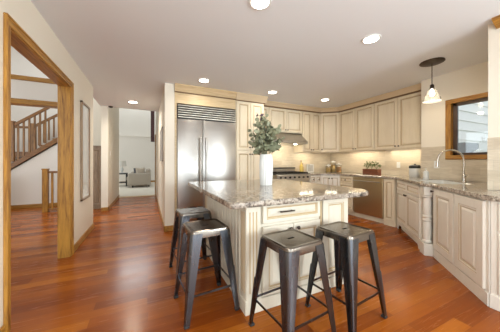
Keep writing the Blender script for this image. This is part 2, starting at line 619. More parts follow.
# crown at the return wall
struct(MB().prism([(2.90, CEIL), (2.90, CEIL - .02), (3.0, CEIL - .07), (3.02, CEIL - .07), (3.02, CEIL)], -3, .88, 'oaky', 'y').build('trim_8'))

# window: oak casing, dark sash, glass
wf = MB()
Y0, Y1, Z0, Z1 = 0.84, 1.73, 1.215, 2.11
for a, b, c, d in ((Y1 - .065, Y1, Z0, Z1), (Y0 + .1, Y0 + .115, Z0, Z1)):
    wf.box(XW - .022, XW, a, b, c, d, 'oakz', .004, 1)
wf.box(XW - .024, XW, Y0 + .1, Y1, Z1 - .065, Z1, 'oaky', .004, 1)
wf.box(XW - .024, XW, Y0 + .1, Y1, Z0, Z0 + .065, 'oaky', .004, 1)
# jamb lining
wf.box(XW, XW + .09, 1.665, 1.70, Z0 + .04, Z1 - .03, 'oakz').box(XW, XW + .09, .85, 1.7, Z0 + .035, Z0 + .05, 'oaky').box(XW, XW + .09, .85, 1.7, Z1 - .05, Z1 - .03, 'oaky')
win = struct(wf.build('window_1'))
sf = MB()
for a, b, c, d in ((1.615, 1.665, 1.265, 2.06), (.85, .90, 1.265, 2.06), (.85, 1.665, 1.265, 1.315), (.85, 1.665, 2.01, 2.06)):
    sf.box(XW + .05, XW + .09, a, b, c, d, 'sash', .004, 1)
sf.build('window_sash', win)
MB().box(XW + .066, XW + .072, .89, 1.625, 1.305, 2.02, 'glass').build('window_pane', win)

# neighbour's house outside
h = thing('house_wing', 'white clapboard house wing with small grey roof outside the kitchen window', 'house', (4.9, 2.75, 0))
w = MB()
w.box(.0, 9, .03, 3, -1, 5, 'siding')
for k in range(24):
    z = -1 + k * .25
    w.prism([(.03, z), (-.012, z), (.012, z + .25), (.03, z + .25)], .0, 9, 'siding', 'x')
w.build('siding_wall', h)
MB().prism([(1.5, 1.62), (2.15, 1.62), (2.15, 1.50), (1.5, 1.30)], -.40, -.02, 'roofg', 'y').build('porch_roof', h)
struct(MB().box(4.9, 16, -8, 12, -1.1, -1.0, 'grass').build('ground'))

# ------------------------------------------------------------------ cabinet helpers (local: x along front, front faces -y at y=0, depth +y)


def knob(parent, x, z, y=-.02, mt='bronze'):
    k = MB().lathe([(.006, 0), (.006, .012), (.014, .018), (.016, .024), (.012, .030), (.004, .032)], mt, n=14)
    for i, v in enumerate(k.v):
        k.v[i] = Vector((x + v.x, y - v.z, z + v.y))
    return k.build('knob', parent)


def bar_pull(parent, x, z, w=.13, y=-.02, mt='bronze'):
    k = MB()
    k.tube([(x - w / 2, y - .026, z), (x + w / 2, y - .026, z)], .0062, mt, 10)
    for sx in (-1, 1):
        k.tube([(x + sx * w * .38, y, z), (x + sx * w * .38, y - .026, z)], .005, mt, 8)
    return k.build('handle', parent)


def door(parent, x0, x1, z0, z1, mt='cream', gl='glaze', kn=None, yb=0.0, name='door', stile=.058, pull=None):
    g = .0025
    d = MB().panel(x0 + g, x1 - g, z0 + g, z1 - g, yb, mt, gl, stile=stile).build(name, parent)
    if kn:
        knob(d, kn[0], kn[1], yb - .02)
    if pull:
        bar_pull(d, pull[0], pull[1], y=yb - .02)
    return d


def carcass(parent, w, dep, z0, z1, mt='cream', toe=0, nm='body', y0=0.0):
    b = MB()
    b.box(0, w, y0, dep, z0 + toe, z1, mt)
    if toe:
        b.box(.0, w, .07, dep, z0, z0 + toe, mt)
    return b.build(nm, parent)


# ------------------------------------------------------------------ fridge wall
FY = 3.955
sur = thing('refrigerator_surround', 'pale maple panel framing the refrigerator top and left side', 'cabinet', (0.421, FY, 0))
b = MB()
b.box(0.002, 0.038, .0, .58, 0, 2.42, 'paleoak')
b.box(0.038, 1.128, .0, .58, 2.205, 2.42, 'paleoak')
b.build('panel', sur)
b = MB()
b.prism([(0.0, 2.40), (-.02, 2.405), (-.055, 2.47), (-.08, 2.50), (-.08, 2.519), (0, 2.519)], 0.002, 1.128, 'paleoak', 'x')
b.prism([(0.0, 2.385), (-.014, 2.388), (-.014, 2.402), (0, 2.405)], 0.002, 1.128, 'glazed', 'x')
b.build('crown_moulding', sur)

fr = thing('refrigerator', 'wide stainless steel built-in refrigerator with two doors and top grille', 'refrigerator', (0.462, FY, 0))
FW = 1.085
b = MB()
b.box(0.004, FW - .004, .03, .58, .10, 2.19, 'steel')
b.box(0.02, FW - .02, .06, .58, 0, .10, 'black')
b.build('body', fr)
SP = .445
for x0, x1, hx in ((.004, SP - .003, SP - .05), (SP + .003, FW - .004, SP + .05)):
    d = MB().box(x0, x1, -.03, .028, .12, 1.93, 'steel', .006, 2).build('door', fr)
    hd = MB().tube([(hx, -.085, .62), (hx, -.085, 1.62)], .014, 'steel', 12)
    for z in (.70, 1.54):
        hd.tube([(hx, -.03, z), (hx, -.085, z)], .010, 'steel', 8)
    hd.build('handle', d)
g = MB().box(.004, FW - .004, .0, .03, 1.94, 2.19, 'iron')
for k in range(6):
    z = 1.950 + k * .040
    g.prism([(0, z), (-.045, z + .004), (-.045, z + .018), (0, z + .022)], .012, FW - .012, 'grille', 'x')
g.build('grille', fr)

# pantry
PW = .625
pn = thing('pantry_cabinet', 'tall cream four-door pantry cabinet beside the refrigerator', 'cabinet', (1.553, FY, 0))
carcass(pn, PW, .58, 0, 2.42, toe=.1)
for x0, x1, kx in ((.012, PW / 2, PW / 2 - .025), (PW / 2, PW - .012, PW / 2 + .025)):
    door(pn, x0, x1, 1.41, 2.37, kn=(kx, 1.47))
    door(pn, x0, x1, .14, 1.395, kn=(kx, 1.335))
b = MB()
b.prism([(0.0, 2.39), (-.02, 2.395), (-.055, 2.46), (-.08, 2.50), (-.08, 2.519), (0, 2.519)], 0, PW + .05, 'crown', 'x')
b.prism([(0.0, 2.375), (-.014, 2.374), (-.014, 2.392), (0, 2.395)], 0, PW + .02, 'glazed', 'x')
b.build('crown_moulding', pn)

# ------------------------------------------------------------------ upper cabinets
UY = 4.22          # back wall uppers front
UX = 4.29          # right wall uppers front
ZU, ZD, ZT = 1.42, 1.435, 2.40


def upper(label, loc, rz, w, dep, z0, ndoor, knobs, cat='cabinet', name='wall_cabinet'):
    t = thing(name, label, cat, loc, rz)
    b = MB().box(0, w, 0, dep, z0 + .03, 2.50, 'cream').box(0, w, 0, .018, z0, z0 + .03, 'cream').box(0, .016, .018, dep, z0, z0 + .03, 'cream').box(w - .016, w, .018, dep, z0, z0 + .03, 'cream')
    b.build('body', t)
    e = .008
    dw = (w - 2 * e) / ndoor
    for i in range(ndoor):
        x0 = e + i * dw
        kx = {'l': x0 + .03, 'r': x0 + dw - .03}[knobs[i]]
        door(t, x0, x0 + dw, z0 + .012, ZT, kn=(kx, z0 + .06))
    c = MB()
    c.prism([(0.0, 2.425), (-.02, 2.43), (-.05, 2.475), (-.09, 2.505), (-.09, 2.519), (0, 2.519)], 0, w, 'crown', 'x')
    c.prism([(0.0, 2.402), (-.024, 2.404), (-.024, 2.428), (0, 2.432)], 0, w, 'glazed', 'x')
    c.build('crown_moulding', t)
    return t


upper('narrow cream wall cabinet squeezed between the pantry and the over-hood cabinet', (2.18, UY, 0), 0, .26, .335, ZU + .42, 1, 'r')
upper('short two-door cream wall cabinet above the range hood', (2.442, UY, 0), 0, .92, .335, 1.86, 2, 'rl')
upper('cream two-door wall cabinet between the range hood and the corner cabinet', (3.364, UY, 0), 0, .58, .335, ZU, 2, 'rl')
# diagonal corner
ax, ay, bx, by = 3.948, 4.22, 4.288, 3.94
ang = math.atan2(by - ay, bx - ax)
L = math.hypot(bx - ax, by - ay)
cc = thing('corner_wall_cabinet', 'cream single-door corner wall cabinet set at an angle above the jars', 'cabinet', (ax, ay, 0), ang)
rot = Matrix.Rotation(-ang, 2)
poly = [rot @ Vector((x - ax, y - ay)) for x, y in ((ax, ay), (bx, by), (XR - .002, by), (XR - .002, YB - .002), (ax, YB - .002))]
MB().prism([(p.x, p.y) for p in poly], ZU + .03, 2.50, 'cream').box(0, L, 0, .018, ZU, ZU + .03, 'cream').build('body', cc)
door(cc, .008, L - .008, ZD, ZT, kn=(.035, ZU + .07))
c = MB()
c.prism([(0.0, 2.425), (-.02, 2.43), (-.05, 2.475), (-.09, 2.505), (-.09, 2.519), (0, 2.519)], .03, L - .03, 'crown', 'x')
c.prism([(0.0, 2.402), (-.024, 2.404), (-.024, 2.428), (0, 2.432)], 0, L, 'glazed', 'x')
c.build('crown_moulding', cc)
R90 = -PI / 2
upper('cream two-door wall cabinet beside the corner, over the planter box', (UX, 3.938, 0), R90, .93, .325, ZU, 2, 'rl')
upper('cream two-door wall cabinet nearest the window, over the white canister', (UX, 3.006, 0), R90, .93, .325, ZU, 2, 'rl')

# range hood
hd = thing('range_hood', 'stainless steel sloped range hood over the stove', 'range hood', (2.455, UY, 0))
b = MB()
HWD = .895
b.prism([(.32, 1.858), (0.03, 1.858), (-.22, 1.655), (-.22, 1.60), (.32, 1.60)], 0, HWD, 'steel', 'x')
b.build('canopy', hd)
b = MB()
b.box(-.0, HWD, -.232, -.221, 1.597, 1.657, 'steel', .004, 1)
b.build('front_lip', hd)
for x in (.22, .68):
    MB().lathe([(.035, 1.588), (.035, 1.5995)], 'lamp', (x, -.05, 0), 16).build('hood_lamp', hd)
area('hood_light', (2.9, 4.2, 1.58), (2.95, 4.6, .9), .5, .12, 3.2, (1, .86, .62))

# ------------------------------------------------------------------ range
rg = thing('gas_range', 'stainless gas range with dark grates below the hood', 'stove', (2.46, 3.93, 0))
b = MB()
b.box(0, .905, .03, .60, .10, .90, 'steel').box(.03, .875, .06, .6, 0, .10, 'black')
b.build('body', rg)
MB().box(.03, .875, -.012, .03, .18, .74, 'steel', .006, 1).build('oven_door', rg)
b = MB().box(0, .905, -.03, .03, .78, .905, 'steel', .008, 1)
pnl = b.build('control_panel', rg)
for k in range(7):
    x = .09 + k * .12
    MB().lathe([(.022, -.03), (.02, -.055), (.012, -.058)], 'iron', (x, 0, .845), 14, axis='y').build('control_knob', rg)
MB().box(.01, .895, .0, .56, .905, .915, 'iron').build('cooktop', rg)
for k in range(3):
    x0 = .03 + k * .29
    g = MB()
    for i in range(4):
        g.box(x0 + i * .083, x0 + i * .083 + .012, .03, .54, .935, .95, 'iron')
    for yy in (.03, .28, .525):
        g.box(x0, x0 + .261, yy, yy + .014, .925, .945, 'iron')
    for xx in (x0, x0 + .249):
        for yy in (.03, .525):
            g.box(xx, xx + .012, yy, yy + .012, .915, .94, 'iron')
    g.build('grate', rg)
b = MB().box(0, .905, .56, .61, .90, 1.02, 'steel').box(0, .905, .54, .61, 1.02, 1.045, 'iron', .004, 1)
b.build('backguard', rg)

# ------------------------------------------------------------------ base cabinets
t = thing('base_cabinet', 'ivory base cabinet with two small drawers right of the range', 'cabinet', (3.37, 3.95, 0))
carcass(t, .33, .60, 0, .868, 'ivory', .1)
for i in range(2):
    x0 = .005 + i * .16
    door(t, x0, x0 + .16, .70, .855, 'ivory', 'glazel', kn=(x0 + .08, .778), name='drawer', stile=.03)
    door(t, x0, x0 + .16, .12, .69, 'ivory', 'glazel', kn=(x0 + (.13 if i == 0 else .03), .64), stile=.04)
ax, ay, bx, by = 3.702, 3.95, 4.05, 3.702
ang = math.atan2(by - ay, bx - ax)
L = math.hypot(bx - ax, by - ay)
t = thing('corner_base_cabinet', 'angled ivory corner base cabinet below the glass jars', 'cabinet', (ax, ay, 0), ang)
rot = Matrix.Rotation(-ang, 2)
poly = [rot @ Vector((x - ax, y - ay)) for x, y in ((ax, ay), (bx, by), (XR - .002, by), (XR - .002, YB - .002), (ax, YB - .002))]
MB().prism([(p.x, p.y) for p in poly], 0.1, .868, 'ivory').build('body', t)
for i in range(2):
    x0 = .006 + i * (L - .012) / 2
    x1 = x0 + (L - .012) / 2
    door(t, x0, x1, .12, .855, 'ivory', 'glazel', kn=((x1 - .03) if i == 0 else (x0 + .03), .80), stile=.045)
t = thing('drawer_cabinet', 'cream three-drawer base cabinet left of the dishwasher', 'cabinet', (4.05, 3.70, 0), R90)
carcass(t, .37, .565, 0, .868, 'cream', .1)
for z0, z1 in ((.70, .855), (.42, .69), (.13, .41)):
    door(t, .008, .362, z0, z1, 'cream', 'glaze', kn=(.185, (z0 + z1) / 2), name='drawer', stile=.04)
dw = thing('dishwasher', 'stainless dishwasher with a full-width bar handle under the counter', 'dishwasher', (4.05, 3.328, 0), R90)
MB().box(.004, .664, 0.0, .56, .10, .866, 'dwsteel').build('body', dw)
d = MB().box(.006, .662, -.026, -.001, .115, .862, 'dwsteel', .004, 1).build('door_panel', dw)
k = MB().tube([(.04, -.062, .79), (.628, -.062, .79)], .012, 'steel', 12)
for x in (.07, .6):
    k.tube([(x, -.026, .79), (x, -.062, .79)], .009, 'steel', 8)
k.build('handle', d)
MB().box(.004, .664, .05, .10, 0, .099, 'cream').build('toe_kick', dw)
t = thing('filler_cabinet', 'narrow cream panelled base cabinet right of the dishwasher', 'cabinet', (4.05, 2.660, 0), R90)
carcass(t, .215, .045, 0, .868, 'cream', .0)

door(t, .008, .207, .10, .856, 'cream', 'glaze', stile=.05)

# diagonal sink run: local x goes down-left towards the camera, front faces into the room
D = -3 * PI / 4


def dpt(s, k):
    """point on the diagonal line x-y=k at distance s along (-1,-1)/sqrt2"""
    q = -s * math.sqrt(2)
    return ((q + k) / 2, (q - k) / 2)


K1, K2 = 1.65, 1.74
o = dpt(-4.60, K1)
SW = 1.10
t = thing('sink_base_cabinet', 'cream sink base cabinet with two drawer fronts, two doors and scalloped feet', 'cabinet', (o[0], o[1], 0), D)
b = MB()
b.box(0, SW, 0.0, .085, .125, .868, 'ivory').box(0, SW, .085, .30, .125, .69, 'ivory')
b.box(.07, SW, .04, .28, 0, .125, 'ivory')
b.build('body', t)
b = MB()     # furniture-style valance with bracket feet
pts = [(0, .13), (0, 0), (.075, 0), (.085, .035), (.12, .07), (.18, .085), (SW - .20, .085), (SW - .14, .07), (SW - .10, .035), (SW - .09, 0), (SW, 0), (SW, .13)]
b.prism(pts, -.012, 0.0, 'ivory', 'y')
b.build('valance', t)
hw = SW / 2
for x0, x1, kx in ((.03, hw, hw - .03), (hw, SW - .03, hw + .03)):
    door(t, x0, x1, .70, .855, 'ivory', 'glazel', name='drawer_front', stile=.045)
    door(t, x0, x1, .145, .69, 'ivory', 'glazel', kn=(kx, .655), stile=.06)
# turned post
c = dpt(-3.40, 1.685)
ps = thing('turned_post', 'ivory turned decorative post on a plinth beside the sink cabinet', 'post', (c[0], c[1], 0), D)
b = MB().box(-.068, .068, -.06, .06, 0, .15, 'ivory', .004, 1)
b.build('plinth', ps)
b = MB().lathe([(.04, .15), (.055, .16), (.055, .175), (.042, .19), (.048, .26), (.045, .40), (.04, .42), (.054, .43), (.054, .445), (.042, .455), (.042, .47), (.054, .48), (.054, .495), (.04, .505),
                (.046, .53), (.048, .68), (.042, .72), (.055, .735), (.055, .75), (.04, .76)], 'ivory', n=20)
b.build('shaft', ps)
MB().box(-.06, .06, -.055, .06, .76, .868, 'ivory', .004, 1).build('capital', ps)
# tall panels
o = dpt(-3.31, K2)
t = thing('base_cabinet', 'ivory base cabinet with two tall doors right of the turned post', 'cabinet', (o[0], o[1], 0), D)
PWD = 0.975
b = MB().box(0, PWD, 0, .21, .10, .868, 'ivory').box(0, PWD, .0, .21, 0, .10, 'ivory')
b.build('body', t)
b = MB().box(0, PWD + .004, -.01, .0, 0.0, .11, 'ivory', .003, 1)
b.build('base_moulding', t)
MB().panel(.02, .475, .125, .856, 0, 'ivory', 'glazel', stile=.09).build('door', t)
MB().panel(.495, .94, .125, .856, 0, 'ivory', 'glazel', stile=.10).build('door', t)
knob(t, .03, .82, -.02)
# end drawers facing the camera side
o2 = dpt(-3.31 + PWD, K2)
t = thing('drawer_cabinet', 'ivory drawer cabinet at the right edge below the counter end', 'cabinet', (o2[0] - .002, o2[1] - .006, 0), R90)
b = MB().prism([(.006, 0), (1.4, 0), (1.4, .46), (.47, .46)], .0, .868, 'ivory')
b.build('body', t)
MB().box(.0, 1.4, -.010, .0, 0, .11, 'ivory', .003, 1).build('base_moulding', t)
for i in range(2):
    for z0, z1 in ((.63, .855), (.13, .615)):
        door(t, .05 + i * .66, .70 + i * .66, z0, z1, 'ivory', 'glazel', kn=(.375 + i * .66, (z0 + z1) / 2), name='drawer', stile=.06)


# ------------------------------------------------------------------ perimeter countertop with a sink cut-out
def slab(name, outer, holes, z0, z1, mt, bev=.006):
    bm = bmesh.new()
    loops = []
    for lp in [outer] + holes:
        vs = [bm.verts.new((x, y, z1)) for x, y in lp]
        for i in range(len(vs)):
            bm.edges.new((vs[i], vs[(i + 1) % len(vs)]))
    bmesh.ops.triangle_fill(bm, use_beauty=True, use_dissolve=False, edges=bm.edges[:])
    bm.faces.ensure_lookup_table()
    bm.normal_update()
    if bm.faces[0].normal.z < 0:
        bmesh.ops.reverse_faces(bm, faces=bm.faces[:])
    top = bm.faces[:]
    r = bmesh.ops.extrude_face_region(bm, geom=top)
    nv = [e for e in r['geom'] if isinstance(e, bmesh.types.BMVert)]
    for v in nv:
        v.co.z = z0
    bmesh.ops.recalc_face_normals(bm, faces=bm.faces[:])
    if bev:
        ed = [e for e in bm.edges if len(e.link_faces) == 2 and e.calc_face_angle(0) > 1.2 and abs(e.verts[0].co.z - e.verts[1].co.z) < 1e-5]
        bmesh.ops.bevel(bm, geom=ed, offset=bev, segments=2, affect='EDGES', profile=.5)
    me = bpy.data.meshes.new(name)
    bm.to_mesh(me)
    bm.free()
    me.materials.append(M[mt])
    o = bpy.data.objects.new(name, me)
    COL.objects.link(o)
    return o


KE = 1.60
e0 = (4.018, 4.018 - KE)
outer = [(3.372, 3.918), (3.69, 3.918), (4.018, 3.685), e0, dpt(-3.50, KE), dpt(-3.42, 1.575), dpt(-3.34, 1.60), dpt(-3.27, 1.685),
         dpt(-2.355, 1.69), (2.50, .785), (2.475, .745), (2.465, .69), (2.465, -.70), (3.002, -.70), (3.002, .94), (XW - .014, .94), (XW - .014, 2.058),
         (XR - .014, 2.058), (XR - .014, YB - .014), (3.372, YB - .014)]


def rrect(cx_s, cx_k, hs, hk, r, n=5):
    """rounded rectangle in diagonal coordinates (s, k/sqrt2)"""
    pts = []
    for sx, sy, a0 in ((1, 1, 0), (-1, 1, 90), (-1, -1, 180), (1, -1, 270)):
        for i in range(n + 1):
            a = math.radians(a0 + 90 * i / n)
            u = cx_s + sx * (hs - r) + r * math.cos(a)
            v = cx_k + sy * (hk - r) + r * math.sin(a)
            pts.append(dpt(u, v * math.sqrt(2)))
    return pts


SC, SKC = -3.72, 2.06 / math.sqrt(2)
ct = tag(slab('countertop', outer, [rrect(SC, SKC, .36, .19, .05)], .87, .91, 'granite2'),
         'speckled granite countertop running along the wall cabinets and sink', 'countertop')
# sink
sk = thing('kitchen_sink', 'white undermount sink set into the granite counter under the window', 'sink')
bm_pts = rrect(SC, SKC, .356, .186, .05)
bot = rrect(SC, SKC, .33, .16, .05)
b = MB()
n = len(bm_pts)
b.add([(x, y, .905) for x, y in bm_pts] + [(x, y, .72) for x, y in bot], [(i, (i + 1) % n, n + (i + 1) % n, n + i) for i in range(n)] + [tuple(range(n, 2 * n))], 'porc', False)
o = b.build('basin', sk)
md = o.modifiers.new('solid', 'SOLIDIFY')
md.thickness = .012
md.offset = -1
c = dpt(SC, 2.06)
MB().lathe([(.04, .724), (.04, .728), (.02, .729), (.0, .727)], 'nickel', (c[0], c[1], 0), 18).build('drain', sk)

# faucet
f = thing('faucet', 'tall brushed nickel gooseneck faucet in front of the window', 'faucet', (3.90, 1.447, .911), D)
MB().lathe([(.028, 0), (.028, .006), (.022, .012), (.022, .10), (.018, .105)], 'nickel', n=20).build('base', f)
arc = [(0, 0, .10), (0, 0, .20), (0, 0, .29)]
for i in range(1, 13):
    a = PI * i / 12
    arc.append((0, -.145 + .145 * math.cos(a), .29 + .145 * math.sin(a)))
arc += [(0, -.292, .26)]
MB().tube(arc, .0125, 'nickel', 12).build('spout', f)
MB().tube([(0, -.292, .262), (0, -.296, .20)], [.016, .018], 'nickel', 12).build('spray_head', f)
MB().tube([(.02, 0, .075), (.05, 0, .08), (.115, -.01, .10)], [.011, .008, .006], 'nickel', 10).build('lever_handle', f)

# ------------------------------------------------------------------ island
isl = thing('kitchen_island', 'cream kitchen island base with beadboard side, drawer and doors', 'kitchen island', (.683, 1.525, 0))
IW, ID = 1.093, 1.32
b = MB().box(.012, IW - .004, .012, ID - .01, 0, .866, 'isle')
b.build('body', isl)
# beadboard left side
b = MB()
y = .12
while y < ID - .12:
    y2 = min(y + .075, ID - .12)
    b.prism([(.012, y + .010), (.0, y + .018), (.0, y2 - .008), (.012, y2 - .003)], .09, .866, 'isle')
    b.prism([(.0125, y - .004), (.0095, y - .004), (.0095, y + .010), (.0125, y + .010)], .09, .866, 'glaze')
    y = y2
b.build('beadboard_panel', isl)


def post(x0, x1, y0, y1, fl_front=True, fl_side=True):
    b = MB().box(x0, x1, y0, y1, 0, .866, 'isle', .004, 1)
    b.box(x0 - .008, x1 + .008, y0 - .008, y1 + .008, 0, .11, 'isle', .005, 1)
    b.box(x0 - .006, x1 + .006, y0 - .006, y1 + .006, .83, .866, 'isle', .004, 1)
    for i in range(3):
        if fl_front:
            x = x0 + (x1 - x0) * (.27 + .23 * i)
            b.box(x - .005, x + .005, y0 - .0025, y0 + .001, .16, .79, 'glaze')
        if fl_side:
            yy = y0 + (y1 - y0) * (.27 + .23 * i)
            b.box(x0 - .0025, x0 + .001, yy - .005, yy + .005, .16, .79, 'glaze')
    return b.build('corner_post', isl)


post(0.0, .125, 0.0, .115)
post(0.0, .125, ID - .12, ID, False, True)
dr = door(isl, .14, .735, .685, .855, 'isle', 'glaze', name='drawer', yb=.008, stile=.04)
bar_pull(dr, .36, .775, .14, -.012)
for x0, x1, kx in ((.14, .437, .40), (.437, .735, .475)):
    door(isl, x0, x1, .11, .665, 'isle', 'glaze', kn=(kx, .625), yb=.008)
MB().panel(.765, 1.085, .11, .855, .008, 'isle', 'glaze', stile=.07).build('end_panel', isl)
MB().box(.742, .756, -.002, .012, .0, .866, 'glaze').build('seam_strip', isl)
MB().box(.125, IW + .006, -.006, .012, 0, .10, 'isle', .004, 1).build('base_moulding', isl)

rr = []


def arcp(cx, cy, r, a0, a1, n=8):
    return [(cx + r * math.cos(math.radians(a0 + (a1 - a0) * i / n)), cy + r * math.sin(math.radians(a0 + (a1 - a0) * i / n))) for i in range(n + 1)]


IX0, IX1, IY0, IY1 = .49, 1.95, 1.335, 3.03
outer = arcp(IX0 + .03, IY0 + .03, .03, 180, 270, 4) + arcp(IX1 - .2, IY0 + .2, .2, 270, 360, 10) + arcp(IX1 - .2, IY1 - .2, .2, 0, 90, 8) + arcp(IX0 + .03, IY1 - .03, .03, 90, 180, 4)
tag(slab('island_countertop', outer, [], .868, .91, 'granite', .010), 'thick polished brown and grey granite slab on the island', 'countertop')

# ------------------------------------------------------------------ vase and eucalyptus
vx, vy = 1.259, 2.236
v = MB().lathe([(.0, .004), (.062, .004), (.066, 0), (.068, .012), (.074, .12), (.075, .24), (.070, .32), (.064, .355), (.062, .358), (.058, .355), (.064, .31), (.068, .2), (.062, .02), (.0, .015)],
               'porc', n=72, cap=False, flute=24)
tag(v.build('vase', loc=(vx, vy, .911)), 'tall white fluted ceramic vase on the island', 'vase')
Rv = Vector((math.cos(TH), -math.sin(TH), 0))
Fv = Vector((math.sin(TH), math.cos(TH), 0))


def leaf_disc(b, c, d, nrm, w, l, mt):
    sd = d.cross(nrm).normalized()
    up = sd.cross(d).normalized()
    pts = []
    for i in range(10):
        a = 2 * PI * i / 10
        u = .5 - .5 * math.cos(a)
        q = math.sin(a) * (1 - .18 * u)
        cup = .16 * (q * q) * w + .12 * l * (u - .5) ** 2
        pts.append(c + d * (u * l) + sd * (q * w / 2) + up * cup)
    b.add(pts, [tuple(range(10))], mt, False)


rnd = random.Random(3)
branches = [(-.20, .26, -.02, 'leaf'), (-.095, .47, .02, 'leafd'), (-.12, .38, .08, 'leaf'), (-.02, .43, -.08, 'leaf'), (.05, .33, .09, 'leaf'),
            (.15, .30, -.03, 'leaf'), (.22, .18, .05, 'leaf'), (-.10, .23, -.15, 'leaf'), (.07, .24, -.15, 'leaf'), (.03, .37, .0, 'leaf'), (-.17, .14, .05, 'leaf')]
for bi, (dx, dz, dd, mt) in enumerate(branches):
    dx *= .88
    base = Vector((vx, vy, 1.0)) + Rv * dx * .1 + Fv * dd * .1
    tip = Vector((vx, vy, 1.268 + dz)) + Rv * dx + Fv * dd
    mid = Vector((vx, vy, 1.268 + dz * .45)) + Rv * dx * .22 + Fv * dd * .22
    pts = []
    for i in range(15):
        tt = i / 14
        pts.append(base * (1 - tt) ** 2 + mid * 2 * tt * (1 - tt) + tip * tt * tt)
    lab = 'silvery green eucalyptus branch fanning out of the white vase'
    gp = 'eucalyptus branches in the vase'
    if mt == 'leafd':
        lab, gp = 'tallest eucalyptus branch with dark purple tip in the white vase', None
    t = thing('eucalyptus_branch', lab, 'plant', tuple(base), 0, gp)
    sb = MB().tube([p - base for p in pts], [.003] * 8 + [.002] * 7, 'stemg', 6)
    sb.build('stem', t)
    lb = MB()
    for i in range(42):
        tt = .50 + .50 * (i / 41)
        p = base * (1 - tt) ** 2 + mid * 2 * tt * (1 - tt) + tip * tt * tt
        d = Vector((rnd.uniform(-1, 1), rnd.uniform(-1, 1), rnd.uniform(-.5, .8))).normalized()
        nn = Vector((rnd.uniform(-1, 1), rnd.uniform(-1, .3), rnd.uniform(0, 1))).normalized()
        l = rnd.uniform(.055, .085) * (1 - .35 * (i / 41))
        leaf_disc(lb, p - base + d * .014, d, nn, l * .85, l, 'leafd' if (mt == 'leafd' and i > 33) else 'leaf')
    lb.build('leaves', t)


# ------------------------------------------------------------------ stools
SEAT = .66


def make_stool(label):
    t = thing('bar_stool', label, 'stool', (0, 0, 0), 0, 'metal stools around the island')
    h = .155
    zs = SEAT
    # seat: rounded pan with rolled edge, recessed top and a slot through the middle
    def rr(hw, r, z, n=5):
        p = []
        for cx, cy, a0 in ((hw - r, hw - r, 0), (-hw + r, hw - r, 90), (-hw + r, -hw + r, 180), (hw - r, -hw + r, 270)):
            for i in range(n + 1):
                a = math.radians(a0 + 90 * i / n)
                p.append((cx + r * math.cos(a), cy + r * math.sin(a), z))
        return p
    b = MB()
    rings = [rr(h + .004, .035, zs - .055), rr(h + .003, .035, zs - .020), rr(h, .034, zs - .006), rr(h - .008, .030, zs), rr(h - .018, .026, zs - .001), rr(h - .028, .022, zs - .005),
             rr(h - .035, .02, zs - .005)]
    n = len(rings[0])
    vs = [p for r in rings for p in r]
    fs = [(k * n + i, k * n + (i + 1) % n, (k + 1) * n + (i + 1) % n, (k + 1) * n + i) for k in range(len(rings) - 1) for i in range(n)]
    # top with slot: ring to slot loop of the same count
    slot = []
    for i in range(n):
        x, y, z = rings[-1][i]
        a = math.atan2(y, x)
        sx, sy = .036 * math.cos(a), .012 * math.sin(a)
        slot.append((sx, sy, zs - .006))
    slot2 = [(x, y, zs - .03) for x, y, z in slot]
    k0 = len(vs)
    vs += slot + slot2
    top = (len(rings) - 1) * n
    fs += [(top + i, top + (i + 1) % n, k0 + (i + 1) % n, k0 + i) for i in range(n)]
    fs += [(k0 + i, k0 + (i + 1) % n, k0 + n + (i + 1) % n, k0 + n + i) for i in range(n)]
    b.add(vs, fs, 'gunseat', True)
    b.build('seat', t)
    # underside box so that the skirt has a floor
    MB().box(-h + .012, h - .012, -h + .012, h - .012, zs - .05, zs - .046, 'iron').build('seat_underside', t)
    ft = .214
    for sx, sy in ((-1, -1), (1, -1), (1, 1), (-1, 1)):
        # tapered folded-sheet leg: outer corner follows (h -> ft), flange width tapers
        b = MB()
        secs = []
        N = 6
        for i in range(N + 1):
            q = i / N
            z = (zs - .022) * (1 - q) + .014 * q
            e = (h + .006) * (1 - q) + ft * q
            w = .058 * (1 - q) + .034
            r = .020 * (1 - q) + .010
            th = .005
            pr = []
            # outer profile from flange tip along x to corner to flange tip along y
            pr.append((e - w, e))
            for j in range(5):
                a = math.radians(90 - 90 * j / 4)
                pr.append((e - r + r * math.cos(a), e - r + r * math.sin(a)))
            pr.append((e, e - w))
            pr.append((e - th, e - w))
            for j in range(5):
                a = math.radians(90 * j / 4)
                pr.append((e - r + (r - th) * math.cos(a), e - r + (r - th) * math.sin(a)))
            pr.append((e - w, e - th))
            secs.append([(sx * x, sy * y, z) for x, y in pr])
        m_ = len(secs[0])
        vs = [p for s_ in secs for p in s_]
        fs = [(k * m_ + i, k * m_ + (i + 1) % m_, (k + 1) * m_ + (i + 1) % m_, (k + 1) * m_ + i) for k in range(N) for i in range(m_)]
        fs += [tuple(range(m_)), tuple(N * m_ + i for i in range(m_))]
        b.add(vs, fs, 'gun', True)
        # raised rib down the corner
        lg = b.build('leg', t)
        rb = MB()
        e1, e2 = (h + .006) * .55 + ft * .45, ft - .003
        z1 = (zs - .022) * .55
        rb.tube([(sx * (e1 - .004), sy * (e1 - .004), z1), (sx * (e2 - .003), sy * (e2 - .003), .03)], .0045, 'gun', 6)
        rb.build('rib', lg)
        MB().box(sx * (ft - .034), sx * (ft + .002), sy * (ft - .034), sy * (ft + .002), 0, .018, 'black', .004, 1).build('foot_cap', lg)
    zr = .20
    e = (h + .006) * (zr / zs) + ft * (1 - zr / zs) - .010
    for a, c in (((-e, -e), (e, -e)), ((e, -e), (e, e)), ((e, e), (-e, e)), ((-e, e), (-e, -e))):
        MB().bar((*a, zr), (*c, zr), .006, .015, 'gun').build('rung', t)
    # cross braces below the seat
    e = (h + .01)
    return t


def copy_tree(o, parent=None):
    c = o.copy()
    COL.objects.link(c)
    c.parent = parent
    for ch in list(o.children):
        copy_tree(ch, c)
    return c


